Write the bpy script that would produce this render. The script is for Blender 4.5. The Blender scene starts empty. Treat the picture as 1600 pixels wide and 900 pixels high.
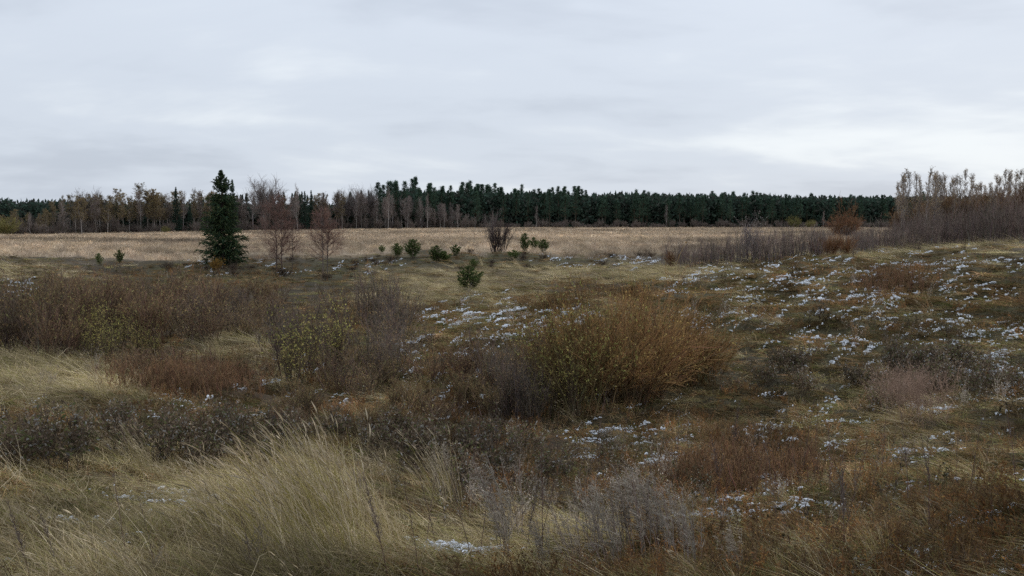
import bpy, math, random
import numpy as np
from mathutils import Vector

# ------------------------------------------------------------------ camera
SC = bpy.context.scene
COL = SC.collection
F = 1280.0                                   # focal length in photo pixels (1600 wide)
PITCH = math.atan((450 - 345) / F)           # horizon lies at y = 345 of 900
cam = bpy.data.cameras.new('camera'); cam.sensor_width = 36; cam.lens = F / 1600 * 36
cam.clip_start = 0.05; cam.clip_end = 9000
camo = bpy.data.objects.new('camera', cam); COL.objects.link(camo)
camo.location = (0, 0, 0); camo.rotation_euler = (math.pi / 2 - PITCH, 0, 0)
SC.camera = camo

# ------------------------------------------------------------------ sky and sun (overcast)
SUN_AZ, SUN_EL = math.radians(38), math.radians(40)      # azimuth to the right of the view axis (+Y)
SUN_DIR = Vector((math.sin(SUN_AZ) * math.cos(SUN_EL), math.cos(SUN_AZ) * math.cos(SUN_EL), math.sin(SUN_EL)))
W = bpy.data.worlds.new('World'); SC.world = W; W.use_nodes = True
nt = W.node_tree; nt.nodes.clear()
def N(tree, typ, **kw):
    n = tree.nodes.new(typ)
    for k, v in kw.items(): setattr(n, k, v)
    return n
def math_node(t, op, a, b=None, c=None):
    n = N(t, 'ShaderNodeMath', operation=op)
    for i, v in enumerate((a, b, c)):
        if v is None: continue
        if isinstance(v, (int, float)): n.inputs[i].default_value = v
        else: t.links.new(v, n.inputs[i])
    return n.outputs[0]
def build_sky():
    t = nt; L = t.links.new
    out = N(t, 'ShaderNodeOutputWorld'); bg = N(t, 'ShaderNodeBackground'); L(bg.outputs[0], out.inputs[0])
    sky = N(t, 'ShaderNodeTexSky', sky_type='NISHITA'); sky.sun_disc = False
    sky.sun_elevation = SUN_EL; sky.sun_rotation = SUN_AZ; sky.dust_density = 2.0
    tc = N(t, 'ShaderNodeTexCoord'); sep = N(t, 'ShaderNodeSeparateXYZ'); L(tc.outputs['Generated'], sep.inputs[0])
    az = math_node(t, 'ADD', math_node(t, 'ABSOLUTE', sep.outputs[2]), 0.16)
    u = math_node(t, 'DIVIDE', sep.outputs[0], az); v = math_node(t, 'DIVIDE', sep.outputs[1], az)
    cmb = N(t, 'ShaderNodeCombineXYZ'); L(u, cmb.inputs[0]); L(v, cmb.inputs[1]); cmb.inputs[2].default_value = 3.7
    def noise(scale, detail, rough, off, dist=0.0):
        mp = N(t, 'ShaderNodeMapping'); L(cmb.outputs[0], mp.inputs[0]); mp.inputs['Location'].default_value = off
        mp.inputs['Rotation'].default_value = (0, 0, math.radians(-14))
        mp.inputs['Scale'].default_value = (0.75, 1.0, 1)
        n = N(t, 'ShaderNodeTexNoise'); L(mp.outputs[0], n.inputs['Vector'])
        n.inputs['Scale'].default_value = scale; n.inputs['Detail'].default_value = detail
        n.inputs['Roughness'].default_value = rough; n.inputs['Distortion'].default_value = dist
        return n.outputs[0]
    n1 = noise(0.62, 6, 0.52, (1.3, 0.4, 0), 0.4); n2 = noise(2.0, 5, 0.5, (7.3, 2.1, 0), 0.3)
    s = math_node(t, 'ADD', math_node(t, 'MULTIPLY', n1, 0.72), math_node(t, 'MULTIPLY', n2, 0.28))
    # broad brightening of the cloud deck towards the veiled sun
    dot = N(t, 'ShaderNodeVectorMath', operation='DOT_PRODUCT'); L(tc.outputs['Generated'], dot.inputs[0])
    dot.inputs[1].default_value = (math.sin(SUN_AZ) * .985, math.cos(SUN_AZ) * .985, 0.17)
    glow = math_node(t, 'MULTIPLY', math_node(t, 'POWER', math_node(t, 'MAXIMUM', dot.outputs['Value'], 0.0), 14.0), 0.17)
    s = math_node(t, 'ADD', s, glow)
    ramp = N(t, 'ShaderNodeValToRGB'); L(s, ramp.inputs[0])
    cr = ramp.color_ramp; cr.interpolation = 'EASE'
    cr.elements[0].position = 0.38; cr.elements[0].color = (0.58, 0.64, 0.735, 1)
    cr.elements[1].position = 0.69; cr.elements[1].color = (0.90, 0.955, 1.0, 1)
    e = cr.elements.new(0.52); e.color = (0.69, 0.755, 0.85, 1)
    mx = N(t, 'ShaderNodeMixRGB', blend_type='MIX'); mx.inputs[0].default_value = 0.93
    dim = N(t, 'ShaderNodeMixRGB', blend_type='MULTIPLY'); dim.inputs[0].default_value = 1
    L(sky.outputs[0], dim.inputs[1]); dim.inputs[2].default_value = (0.1, 0.1, 0.1, 1)
    L(dim.outputs[0], mx.inputs[1]); L(ramp.outputs[0], mx.inputs[2]); L(mx.outputs[0], bg.inputs[0])
    z2 = math_node(t, 'MULTIPLY', sep.outputs[2], sep.outputs[2])         # an overcast sky is about twice as bright overhead as at the horizon
    L(math_node(t, 'MULTIPLY_ADD', z2, 1.3, 0.97), bg.inputs[1])
build_sky()
sl = bpy.data.lights.new('sun', 'SUN'); sl.energy = 1.0; sl.angle = math.radians(60); sl.color = (1.0, 0.97, 0.92)
so = bpy.data.objects.new('sun', sl); COL.objects.link(so)
so.rotation_euler = (-SUN_DIR).to_track_quat('-Z', 'Y').to_euler()
SC.view_settings.view_transform = 'Standard'; SC.view_settings.look = 'None'
SC.view_settings.exposure = 0.0; SC.view_settings.gamma = 1.0; SC.view_settings.use_curve_mapping = False
SC.render.engine = 'CYCLES'
SC.cycles.max_bounces = 3; SC.cycles.diffuse_bounces = 2; SC.cycles.glossy_bounces = 1; SC.cycles.transmission_bounces = 3
SC.cycles.use_denoising = False; SC.cycles.sample_clamp_indirect = 4

rng = np.random.default_rng(11)
random.seed(5)

# ------------------------------------------------------------------ terrain
def fade(t): return t * t * (3 - 2 * t)
def _h(ix, iy, s):
    n = (ix.astype(np.int64) * 374761393 + iy.astype(np.int64) * 668265263 + s * 974634777) & 0xFFFFFFFF
    n = ((n ^ (n >> 13)) * 1274126177) & 0xFFFFFFFF
    return ((n ^ (n >> 16)) & 0xFFFF) / 65535.0
def vnoise(x, y, s=0):
    ix = np.floor(x); iy = np.floor(y); fx = fade(x - ix); fy = fade(y - iy)
    a = _h(ix, iy, s); b = _h(ix + 1, iy, s); c = _h(ix, iy + 1, s); d = _h(ix + 1, iy + 1, s)
    return (a * (1 - fx) + b * fx) * (1 - fy) + (c * (1 - fx) + d * fx) * fy
def fbm(x, y, s=0, o=4):
    r = 0; a = 0.5; tot = 0
    for i in range(o):
        r = r + a * vnoise(x, y, s + i * 17); tot += a; a *= 0.55; x = x * 2.03 + 5.1; y = y * 2.03 + 9.7
    return r / tot
CP, SP = math.cos(PITCH), math.sin(PITCH)
def ray(px, py):
    xc = (px - 800) / F; yc = (450 - py) / F
    return np.array([xc, CP + yc * SP, -SP + yc * CP])
def pix(x, y, z):                                   # design camera: world -> photo pixel
    dep = np.maximum(y * CP - z * SP, 0.01); up = y * SP + z * CP
    return 800 + F * x / dep, 450 - F * up / dep
PROFILE = {   # photo column: (row, distance) along the bare ground, read from the photograph
 -300: [(930, 6.5), (765, 10), (645, 16), (572, 25), (488, 42), (430, 62), (404, 80), (383, 150), (370, 300)],
 0:    [(925, 6.5), (772, 10), (652, 16), (582, 24), (495, 42), (434, 62), (406, 80), (383, 150), (371, 290)],
 250:  [(920, 6.5), (782, 10), (662, 16), (588, 24), (505, 42), (443, 64), (414, 80), (386, 130), (366, 330)],
 500:  [(920, 6.5), (792, 10), (682, 15), (602, 23), (505, 40), (452, 62), (420, 78), (393, 95), (361, 370)],
 750:  [(920, 6.5), (802, 10), (692, 15), (602, 20), (512, 30), (464, 46), (444, 58), (416, 74), (392, 90), (358.5, 390)],
 1000: [(920, 6.5), (802, 10), (695, 14), (640, 18), (540, 24), (472, 36), (434, 52), (416, 68), (396, 86), (357.5, 430)],
 1250: [(920, 6.5), (802, 10), (692, 15), (592, 21), (492, 30), (434, 42), (412, 54), (400, 72), (390, 92), (371, 160), (357, 480)],
 1500: [(920, 6.5), (802, 10), (692, 15), (592, 21), (492, 31), (432, 40), (394, 52), (388, 70), (382, 90), (366, 160), (357, 540)],
 1650: [(920, 6.5), (802, 10), (688, 15), (585, 21), (485, 31), (424, 40), (383, 52), (380, 70), (376, 90), (363, 160), (357, 550)],
 1900: [(920, 6.5), (802, 10), (680, 15), (580, 21), (480, 31), (415, 40), (376, 52), (373, 70), (370, 90), (362, 160), (357, 560)],
}
ctrl = []
for px_, rows in PROFILE.items():
    a = math.atan2((px_ - 800) / F, 1.0)
    for d_, z_ in ((0.3, -1.66), (2.2, -1.72), (4.0, -2.15)): ctrl.append((a, math.log(d_), z_))
    for py_, d_ in rows:
        r = ray(px_, py_); k = d_ / math.hypot(r[0], r[1]); ctrl.append((math.atan2(r[0], r[1]), math.log(d_), r[2] * k))
    for d_, z_ in ((1200, -5.0), (5000, -8.0)): ctrl.append((a, math.log(d_), z_))
ctrl = np.array(ctrl); US = 1.6
def _tps(r2): return 0.5 * r2 * np.log(np.maximum(r2, 1e-12))
def _solve():
    P = ctrl[:, :2] * [US, 1]; n = len(P)
    K = _tps(((P[:, None] - P[None]) ** 2).sum(-1)) + np.eye(n) * 0.004
    Q = np.c_[np.ones(n), P]; A = np.zeros((n + 3, n + 3)); A[:n, :n] = K; A[:n, n:] = Q; A[n:, :n] = Q.T
    return P, np.linalg.solve(A, np.r_[ctrl[:, 2], 0, 0, 0])
TP, TW = _solve()
def base_z(x, y):
    x = np.asarray(x, float); y = np.asarray(y, float); sh = x.shape; x = x.ravel(); y = y.ravel()
    d = np.maximum(np.hypot(x, y), 0.3); th = np.arctan2(x, y); tcl = np.clip(th, -0.72, 0.72)
    q = np.c_[tcl * US, np.log(d)]; z = np.empty(len(x))
    for i in range(0, len(x), 40000):
        s = q[i:i + 40000]; r2 = ((s[:, None] - TP[None]) ** 2).sum(-1)
        z[i:i + 40000] = _tps(r2) @ TW[:-3] + TW[-3] + s @ TW[-2:]
    k = np.clip((np.abs(th) - 0.75) / 0.8, 0, 1); k = fade(k)
    return (z * (1 - k) + (-1.7) * k).reshape(sh)
def ground_z(x, y):
    d = np.hypot(x, y); z = base_z(x, y)
    a1 = np.clip((d - 4) / 4, 0, 1) * np.clip((140 - d) / 60, 0, 1)
    z = z + a1 * ((fbm(x / 5.0, y / 5.0, 3, 3) - .5) * 0.55 + (fbm(x / 1.15 + y * .25, y / .9, 9, 3) - .5) * 0.5)
    return z
_gd = np.exp(np.linspace(math.log(5), math.log(700), 900))
def hit(px, py):                                    # first ground point seen through a photo pixel
    r = ray(px, py); h = math.hypot(r[0], r[1]); X = r[0] / h * _gd; Y = r[1] / h * _gd; Z = r[2] / h * _gd
    g = ground_z(X, Y); below = np.nonzero(Z <= g)[0]; i = below[0] if len(below) else len(_gd) - 1
    return X[i], Y[i], g[i], _gd[i]
def at(px, d):
    a = math.atan2((px - 800) / F, 1.0); x, y = d * math.sin(a), d * math.cos(a)
    return x, y, float(ground_z(np.array([x]), np.array([y]))[0])

# soft blobs of ground cover, given as (column, row, half width, half height, weight) in the photo, carried on the ground itself
def blobs(px, py, L):
    r = np.zeros_like(px)
    for cx, cy, rx, ry, w in L:
        q = ((px - cx) / rx) ** 2 + ((py - cy) / ry) ** 2
        r = np.maximum(r, w * np.clip(1.5 - q, 0, 1))
    return r
TAN = [(250, 880, 420, 60, 1), (90, 608, 170, 42, 1), (10, 590, 60, 50, .9), (230, 800, 330, 90, 1), (480, 790, 200, 110, 1), (60, 425, 70, 14, .9), (700, 440, 130, 22, .8), (900, 425, 250, 16, .7),
       (640, 468, 90, 14, .7), (360, 545, 70, 22, .6), (1400, 392, 330, 12, .3), (850, 860, 130, 50, .6), (1440, 630, 60, 40, .5), (740, 462, 120, 20, .5), (450, 590, 60, 30, .4)]
GREEN = [(230, 690, 320, 60, .8), (1330, 480, 330, 90, .7), (780, 500, 190, 45, .8), (40, 450, 110, 28, .9), (560, 425, 120, 22, .7), (830, 405, 150, 18, .7), (330, 430, 150, 22, .7), (130, 640, 220, 40, .6), (250, 720, 330, 30, .5),
         (1300, 620, 300, 60, .5), (650, 540, 200, 80, .5), (1400, 800, 260, 110, .5), (60, 740, 100, 50, .7), (1000, 655, 150, 40, .5), (30, 860, 120, 60, .5), (700, 400, 120, 14, .5)]
RUST = [(270, 595, 190, 36, .9), (1160, 720, 110, 70, .9), (800, 660, 220, 80, .85), (380, 430, 90, 26, .8), (1400, 850, 280, 70, .25), (950, 400, 60, 16, .7), (900, 470, 120, 26, .6), (1000, 740, 200, 60, .5),
        (430, 640, 160, 50, .6), (1500, 720, 150, 60, .3), (1390, 440, 70, 30, .5), (600, 490, 120, 40, .5), (200, 470, 200, 50, .5)]
DARK = [(230, 690, 280, 50, .25), (650, 710, 280, 80, .75), (1470, 600, 200, 50, .8), (1250, 590, 150, 50, .7), (420, 690, 160, 40, .35), (900, 770, 260, 60, .6), (1300, 520, 200, 50, .35), (500, 450, 120, 14, .7), (880, 405, 180, 11, .8), (330, 426, 170, 13, .7), (640, 412, 90, 10, .6)]
GREY = [(980, 835, 190, 50, .6), (780, 820, 90, 60, .4), (300, 480, 160, 30, .4), (1450, 610, 70, 60, .3)]
MAT = [(1380, 780, 320, 140, 1), (1020, 690, 160, 90, .9), (1300, 640, 300, 80, .7), (600, 620, 220, 70, .5), (150, 850, 220, 60, .5)]
SNOW = [(1380, 500, 260, 95, .7), (1520, 560, 160, 90, .72), (790, 502, 120, 36, .85), (690, 575, 90, 55, .65), (1330, 730, 280, 100, .38), (1000, 690, 90, 70, .4), (570, 414, 70, 14, .9), (995, 406, 40, 16, 1.0),
        (900, 408, 70, 10, .7), (230, 805, 120, 40, .6), (690, 852, 110, 10, .55), (30, 458, 70, 24, .5), (480, 600, 90, 40, .2), (550, 640, 150, 40, .25), (250, 650, 300, 30, .2), (100, 860, 120, 40, .45), (1150, 450, 110, 26, .5), (1440, 430, 170, 36, .5),
        (1120, 800, 120, 30, .3), (1480, 860, 130, 50, .2), (360, 420, 120, 12, .4)]
def snow_amount(x, y, px, py):                      # > 0 where snow has stayed
    u = x * .93 + y * .37; w = -x * .37 + y * .93
    nz = fbm(u / .6, w / .4, 91, 3) * .85 + fbm(x / 3.5, y / 3.5, 92, 2) * .15; dens = blobs(px, py, SNOW)
    return np.where(dens > .05, nz - (.66 - .20 * dens), -1)
def field_w(x, y):                                  # 1 on the open hay field
    px, py = pix(x, y, base_z(x, y)); d = np.hypot(x, y)
    e = 82 + 16 * (fbm(x / 9, y / 9, 31, 4) - .5) * 2
    return np.clip((d - e) / 12, 0, 1)

# ------------------------------------------------------------------ materials
def new_mat(name):
    m = bpy.data.materials.new(name); m.use_nodes = True; m.node_tree.nodes.clear(); return m
def plant_mat(name, inst=False, trans=0.3, vary=0.5, hue=0.02):
    m = new_mat(name); t = m.node_tree; L = t.links.new
    out = N(t, 'ShaderNodeOutputMaterial'); c = N(t, 'ShaderNodeAttribute', attribute_name='col')
    mul = N(t, 'ShaderNodeMixRGB', blend_type='MULTIPLY'); mul.inputs[0].default_value = 1; L(c.outputs['Color'], mul.inputs[1])
    if inst:
        a = N(t, 'ShaderNodeAttribute', attribute_name='tint', attribute_type='INSTANCER'); L(a.outputs['Color'], mul.inputs[2])
    else:
        o = N(t, 'ShaderNodeObjectInfo')
        r = N(t, 'ShaderNodeValToRGB'); L(o.outputs['Random'], r.inputs[0])
        r.color_ramp.elements[0].color = (1 - vary * .5 - hue, 1 - vary * .5, 1 - vary * .5 + hue, 1)
        r.color_ramp.elements[1].color = (1 + vary * .5 + hue, 1 + vary * .5, 1 + vary * .5 - hue, 1); L(r.outputs[0], mul.inputs[2])
    d = N(t, 'ShaderNodeBsdfDiffuse'); L(mul.outputs[0], d.inputs[0])
    if trans > 0:
        tr = N(t, 'ShaderNodeBsdfTranslucent'); L(mul.outputs[0], tr.inputs[0])
        mx = N(t, 'ShaderNodeMixShader'); mx.inputs[0].default_value = trans; L(d.outputs[0], mx.inputs[1]); L(tr.outputs[0], mx.inputs[2]); L(mx.outputs[0], out.inputs[0])
    else: L(d.outputs[0], out.inputs[0])
    return m
M_LEAF = plant_mat('foliage', trans=.3); M_BARK = plant_mat('bark', trans=0, vary=.35); M_GRASS = plant_mat('grass_blades', True, .3); M_TUFT = plant_mat('tuft_blades', False, .3, .25)
def snow_mat():
    m = new_mat('snow'); t = m.node_tree; L = t.links.new
    out = N(t, 'ShaderNodeOutputMaterial'); b = N(t, 'ShaderNodeBsdfPrincipled'); L(b.outputs[0], out.inputs[0])
    n = N(t, 'ShaderNodeTexNoise'); n.inputs['Scale'].default_value = 9; r = N(t, 'ShaderNodeValToRGB'); L(n.outputs[0], r.inputs[0])
    r.color_ramp.elements[0].color = (.42, .45, .49, 1); r.color_ramp.elements[1].color = (.7, .73, .77, 1); L(r.outputs[0], b.inputs['Base Color'])
    b.inputs['Roughness'].default_value = .6; return m
M_SNOW = snow_mat()
def ground_mat():
    m = new_mat('ground'); t = m.node_tree; L = t.links.new
    out = N(t, 'ShaderNodeOutputMaterial'); b = N(t, 'ShaderNodeBsdfPrincipled'); L(b.outputs[0], out.inputs[0]); b.inputs['Roughness'].default_value = .95; b.inputs['Specular IOR Level'].default_value = .1
    c = N(t, 'ShaderNodeAttribute', attribute_name='col'); g = N(t, 'ShaderNodeNewGeometry')
    n = N(t, 'ShaderNodeTexNoise'); L(g.outputs['Position'], n.inputs['Vector']); n.inputs['Scale'].default_value = 7; n.inputs['Detail'].default_value = 8; n.inputs['Roughness'].default_value = .7
    r = N(t, 'ShaderNodeValToRGB'); L(n.outputs[0], r.inputs[0]); r.color_ramp.elements[0].position = .3; r.color_ramp.elements[1].position = .72
    r.color_ramp.elements[0].color = (.45, .45, .45, 1); r.color_ramp.elements[1].color = (1.5, 1.45, 1.4, 1)
    mul = N(t, 'ShaderNodeMixRGB', blend_type='MULTIPLY'); mul.inputs[0].default_value = 1; L(c.outputs['Color'], mul.inputs[1]); L(r.outputs[0], mul.inputs[2]); L(mul.outputs[0], b.inputs['Base Color'])
    bp = N(t, 'ShaderNodeBump'); bp.inputs['Strength'].default_value = .7; bp.inputs['Distance'].default_value = .06; L(n.outputs[0], bp.inputs['Height']); L(bp.outputs[0], b.inputs['Normal'])
    return m
M_GROUND = ground_mat()

# ------------------------------------------------------------------ mesh helpers
def nrm(v): return v / np.maximum(np.linalg.norm(v, axis=-1, keepdims=True), 1e-9)
class MB:
    def __init__(s): s.V = []; s.Q = []; s.C = []; s.n = 0
    def _add(s, v, q, c): s.V.append(v.reshape(-1, 3)); s.Q.append(q.reshape(-1, 4) + s.n); s.C.append(c.reshape(-1, 3)); s.n += v.reshape(-1, 3).shape[0]
    def ribbon(s, P, W, C, rg=None, side=None):     # P (N,S,3)  W (N,S)  C (N,3)
        if len(P) == 0: return s
        n, S, _ = P.shape; rg = rg or rng
        if side is None: side = nrm(np.cross(P[:, -1] - P[:, 0], rg.normal(size=(n, 3))))
        a = P - side[:, None] * W[..., None] * .5; b = P + side[:, None] * W[..., None] * .5
        v = np.stack([a, b], 2); i = np.arange(n)[:, None] * (S * 2) + np.arange(S - 1)[None] * 2
        s._add(v, np.stack([i, i + 1, i + 3, i + 2], -1), np.repeat(C[:, None], S * 2, 1)); return s
    def prism(s, P, R, C, k=3):
        if len(P) == 0: return s
        n, S, _ = P.shape; T = np.gradient(P, axis=1) if S > 1 else P
        T = nrm(T); ref = np.where(np.abs(T[:, :1, 2:3]) > .8, np.array([1., 0, 0]), np.array([0, 0, 1.])); ref = np.broadcast_to(ref, T.shape)
        A = nrm(np.cross(T, ref)); B = np.cross(T, A); ang = np.arange(k) * 2 * np.pi / k
        v = P[:, :, None] + R[..., None, None] * (A[:, :, None] * np.cos(ang)[:, None] + B[:, :, None] * np.sin(ang)[:, None])
        base = np.arange(n)[:, None, None] * S * k + np.arange(S - 1)[None, :, None] * k; j = np.arange(k)[None, None]; j2 = (j + 1) % k
        s._add(v, np.stack([base + j, base + j2, base + k + j2, base + k + j], -1), np.repeat(C[:, None], S * k, 1)); return s
    def leaf(s, P, D, Ln, Wd, C, rg=None):          # diamonds from P along D
        if len(P) == 0: return s
        rg = rg or rng; D = nrm(D); S = nrm(np.cross(D, rg.normal(size=P.shape))); Ln = np.asarray(Ln)[:, None]; Wd = np.asarray(Wd)[:, None]
        m = P + D * Ln * .45; v = np.stack([P, m + S * Wd * .5, P + D * Ln, m - S * Wd * .5], 1)
        i = np.arange(len(P))[:, None] * 4 + np.arange(4)[None]; s._add(v, i, np.repeat(C[:, None], 4, 1)); return s
    def mesh(s, name, mat):
        V = np.concatenate(s.V).astype(np.float32); Q = np.concatenate(s.Q).astype(np.int32); C = np.concatenate(s.C)
        me = bpy.data.meshes.new(name); me.vertices.add(len(V)); me.vertices.foreach_set('co', V.ravel())
        me.loops.add(Q.size); me.loops.foreach_set('vertex_index', Q.ravel()); me.polygons.add(len(Q)); me.polygons.foreach_set('loop_start', np.arange(0, Q.size, 4, dtype=np.int32))
        a = me.attributes.new('col', 'FLOAT_COLOR', 'POINT'); a.data.foreach_set('color', np.c_[np.clip(C, 0, 1), np.ones(len(C))].astype(np.float32).ravel())
        me.update(calc_edges=True); me.materials.append(mat); return me
def jit(c, n, a=.25, rg=None):
    rg = rg or rng; c = np.asarray(c, float); return np.clip(c * (1 + rg.uniform(-a, a, (n, 1))) * (1 + rg.uniform(-a * .3, a * .3, (n, 3))), 0, 1)
def pick(cols, n, p=None, a=.25):
    cols = np.array(cols); return np.clip(cols[rng.choice(len(cols), n, p=p)] * (1 + rng.uniform(-a, a, (n, 1))), 0, 1)
def strands(P0, D, Ln, S, bend, wig=.03):           # curved paths: start, direction, length, bend vector
    t = np.linspace(0, 1, S)[None, :, None]; n = len(P0); Ln = np.asarray(Ln)[:, None, None]
    bend = np.broadcast_to(bend, (n, 3))[:, None]
    P = P0[:, None] + nrm(D)[:, None] * Ln * t + bend * Ln * t ** 2
    w = rng.normal(size=(n, S, 3)) * wig * Ln * t; return P + w
def kids(P, n, t0, t1, ang, lf, S, bend, wig=.04, pw=1.0, spread=.25):   # side branches from every path in P
    m, Sp, _ = P.shape; t = t0 + (t1 - t0) * rng.uniform(0, 1, (m, n)) ** pw; f = t * (Sp - 1); i = np.minimum(f.astype(int), Sp - 2); f = f - i
    r = np.arange(m)[:, None]; A = P[r, i]; B = P[r, i + 1]; pos = A + (B - A) * f[..., None]; T = nrm(B - A)
    Lp = np.linalg.norm(np.diff(P, axis=1), axis=-1).sum(1)[:, None]
    perp = nrm(np.cross(T, rng.normal(size=T.shape))); a = ang * (1 + rng.uniform(-spread, spread, t.shape)); D = T * np.cos(a)[..., None] + perp * np.sin(a)[..., None]
    Ln = Lp * lf(t) * rng.uniform(.6, 1.15, t.shape)
    return strands(pos.reshape(-1, 3), D.reshape(-1, 3), Ln.ravel(), S, bend, wig)
def taper(n, S, r0, r1): 
    r0 = np.broadcast_to(np.asarray(r0, float), (n,))[:, None]; t = np.linspace(0, 1, S)[None]; return r0 * (1 - t) + r1 * t
def disc(n, r): 
    a = rng.uniform(0, 2 * np.pi, n); q = r * np.sqrt(rng.uniform(0, 1, n)); return np.c_[q * np.cos(a), q * np.sin(a), np.zeros(n)]
def along(P, n, t0=0., t1=1.):                      # random points and tangents on paths
    m, S, _ = P.shape; k = rng.integers(0, m, n); f = rng.uniform(t0, t1, n) * (S - 1); i = np.minimum(f.astype(int), S - 2); f = f - i
    A = P[k, i]; B = P[k, i + 1]; return A + (B - A) * f[:, None], nrm(B - A)

# ------------------------------------------------------------------ object helpers
def link(name, data, parent=None):
    o = bpy.data.objects.new(name, data); COL.objects.link(o); o.parent = parent; return o
def tag(o, label=None, cat=None, group=None, kind=None):
    for k, v in (('label', label), ('category', cat), ('group', group), ('kind', kind)):
        if v: o[k] = v
    return o
def place(name, parts, loc, scale, rotz, label, cat, group=None):   # parts: [(part name, mesh)] -> Empty with children
    e = link(name, None); e.empty_display_size = .2; e.location = loc; e.scale = scale if hasattr(scale, '__len__') else (scale,) * 3; e.rotation_euler = (0, 0, rotz)
    for pn, me in parts:
        c = link(pn, me, e)
        if pn in ('stems', 'twigs', 'leaves', 'blades', 'plumes', 'seed_head'): c['kind'] = 'stuff'      # too fine to pick apart
    return tag(e, label, cat, group)

# ------------------------------------------------------------------ ground sheet
def build_ground():
    th = np.concatenate([np.linspace(-math.pi, -.78, 40, endpoint=False), np.linspace(-.78, .78, 520), np.linspace(.78, math.pi, 41)[1:]])
    d = np.concatenate([[.02, .8, 1.8, 3, 4], np.exp(np.linspace(math.log(5), math.log(140), 330)), np.exp(np.linspace(math.log(145), math.log(6500), 50))])
    T, D = np.meshgrid(th, d, indexing='ij'); X = D * np.sin(T); Y = D * np.cos(T); Z = ground_z(X, Y)
    n, m = X.shape; idx = np.arange(n * m).reshape(n, m); nx = np.r_[np.arange(1, n), 0][:-1]
    q = np.stack([idx[:-1, :-1], idx[1:, :-1], idx[1:, 1:], idx[:-1, 1:]], -1)[:, :, ::-1]
    px, py = pix(X, np.maximum(Y, .1), Z); nz = fbm(X / 2.2, Y / 2.2, 41, 4); 
    wob = (fbm(X / 3, Y / 3, 77, 3) - .5) * 90 * np.clip(20 / D, .05, 1); px = px + wob; py = py + wob * .5
    c = np.empty(X.shape + (3,)); c[:] = (.05, .041, .028)
    def mixin(w, col): 
        nonlocal c
        w = np.clip(w, 0, 1)[..., None]; c = c * (1 - w) + np.array(col) * w
    front = Y > 3
    mixin(.8 * blobs(px, py, RUST) * front, (.06, .04, .026)); mixin(.8 * blobs(px, py, DARK) * front, (.04, .033, .024)); mixin(.9 * blobs(px, py, GREEN) * front * (.5 + nz), (.05, .048, .024))
    mixin(.9 * blobs(px, py, TAN) * front * (.4 + nz), (.12, .092, .055))
    mixin(field_w(X, np.maximum(Y, .1)), (.235, .188, .135)); mixin(((np.abs(T) > .9)) * .8, (.16, .13, .08))
    mb = MB(); mb._add(np.stack([X, Y, Z], -1), q.reshape(-1, 4), c * (.7 + .6 * nz)[..., None])
    me = mb.mesh('ground', M_GROUND); me.polygons.foreach_set('use_smooth', np.ones(len(me.polygons), bool)); tag(link('ground', me), kind='structure')
build_ground()

# ------------------------------------------------------------------ grass and low cover (stuff, instanced)
def gn_tree():
    g = bpy.data.node_groups.new('scatter', 'GeometryNodeTree')
    g.interface.new_socket('Geometry', in_out='INPUT', socket_type='NodeSocketGeometry'); g.interface.new_socket('Collection', in_out='INPUT', socket_type='NodeSocketCollection'); g.interface.new_socket('Geometry', in_out='OUTPUT', socket_type='NodeSocketGeometry')
    gi = g.nodes.new('NodeGroupInput'); go = g.nodes.new('NodeGroupOutput'); ip = g.nodes.new('GeometryNodeInstanceOnPoints'); ci = g.nodes.new('GeometryNodeCollectionInfo')
    ci.inputs['Separate Children'].default_value = True; ci.inputs['Reset Children'].default_value = True
    L = g.links.new; L(gi.outputs[0], ip.inputs['Points']); L(gi.outputs[1], ci.inputs['Collection']); L(ci.outputs[0], ip.inputs['Instance']); ip.inputs['Pick Instance'].default_value = True
    def na(n, ty): a = g.nodes.new('GeometryNodeInputNamedAttribute'); a.data_type = ty; a.inputs['Name'].default_value = n; return a.outputs['Attribute']
    L(na('idx', 'INT'), ip.inputs['Instance Index']); L(na('rot', 'FLOAT_VECTOR'), ip.inputs['Rotation']); L(na('scl', 'FLOAT_VECTOR'), ip.inputs['Scale']); L(ip.outputs[0], go.inputs[0]); return g
GN = gn_tree()
def scatter(name, protos, P, rot, scl, tint, label, cat):
    c = bpy.data.collections.new(name + '_pieces')
    for i, me in enumerate(protos): c.objects.link(bpy.data.objects.new('%s_piece_%02d' % (name, i), me))
    n = len(P); me = bpy.data.meshes.new(name); me.vertices.add(n); me.vertices.foreach_set('co', P.astype(np.float32).ravel())
    me.attributes.new('idx', 'INT', 'POINT').data.foreach_set('value', rng.integers(0, len(protos), n).astype(np.int32))
    me.attributes.new('rot', 'FLOAT_VECTOR', 'POINT').data.foreach_set('vector', rot.astype(np.float32).ravel())
    scl = np.broadcast_to(scl if scl.ndim == 2 else scl[:, None], (n, 3)); me.attributes.new('scl', 'FLOAT_VECTOR', 'POINT').data.foreach_set('vector', np.ascontiguousarray(scl, np.float32).ravel())
    me.attributes.new('tint', 'FLOAT_COLOR', 'POINT').data.foreach_set('color', np.c_[tint, np.ones(n)].astype(np.float32).ravel())
    o = link(name, me); md = o.modifiers.new('scatter', 'NODES'); md.node_group = GN
    for it in GN.interface.items_tree:
        if it.item_type == 'SOCKET' and it.in_out == 'INPUT' and it.name == 'Collection': md[it.identifier] = c
    return tag(o, label, cat, kind='stuff')
def spots(n, d0, d1, half=.70, power=0.):           # points in the view sector; power 0: log-uniform in distance
    th = rng.uniform(-half, half, n)
    if power == 0: d = np.exp(rng.uniform(math.log(d0), math.log(d1), n))
    else: d = rng.uniform(d0 ** power, d1 ** power, n) ** (1 / power)
    return d * np.sin(th), d * np.cos(th), d
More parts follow.
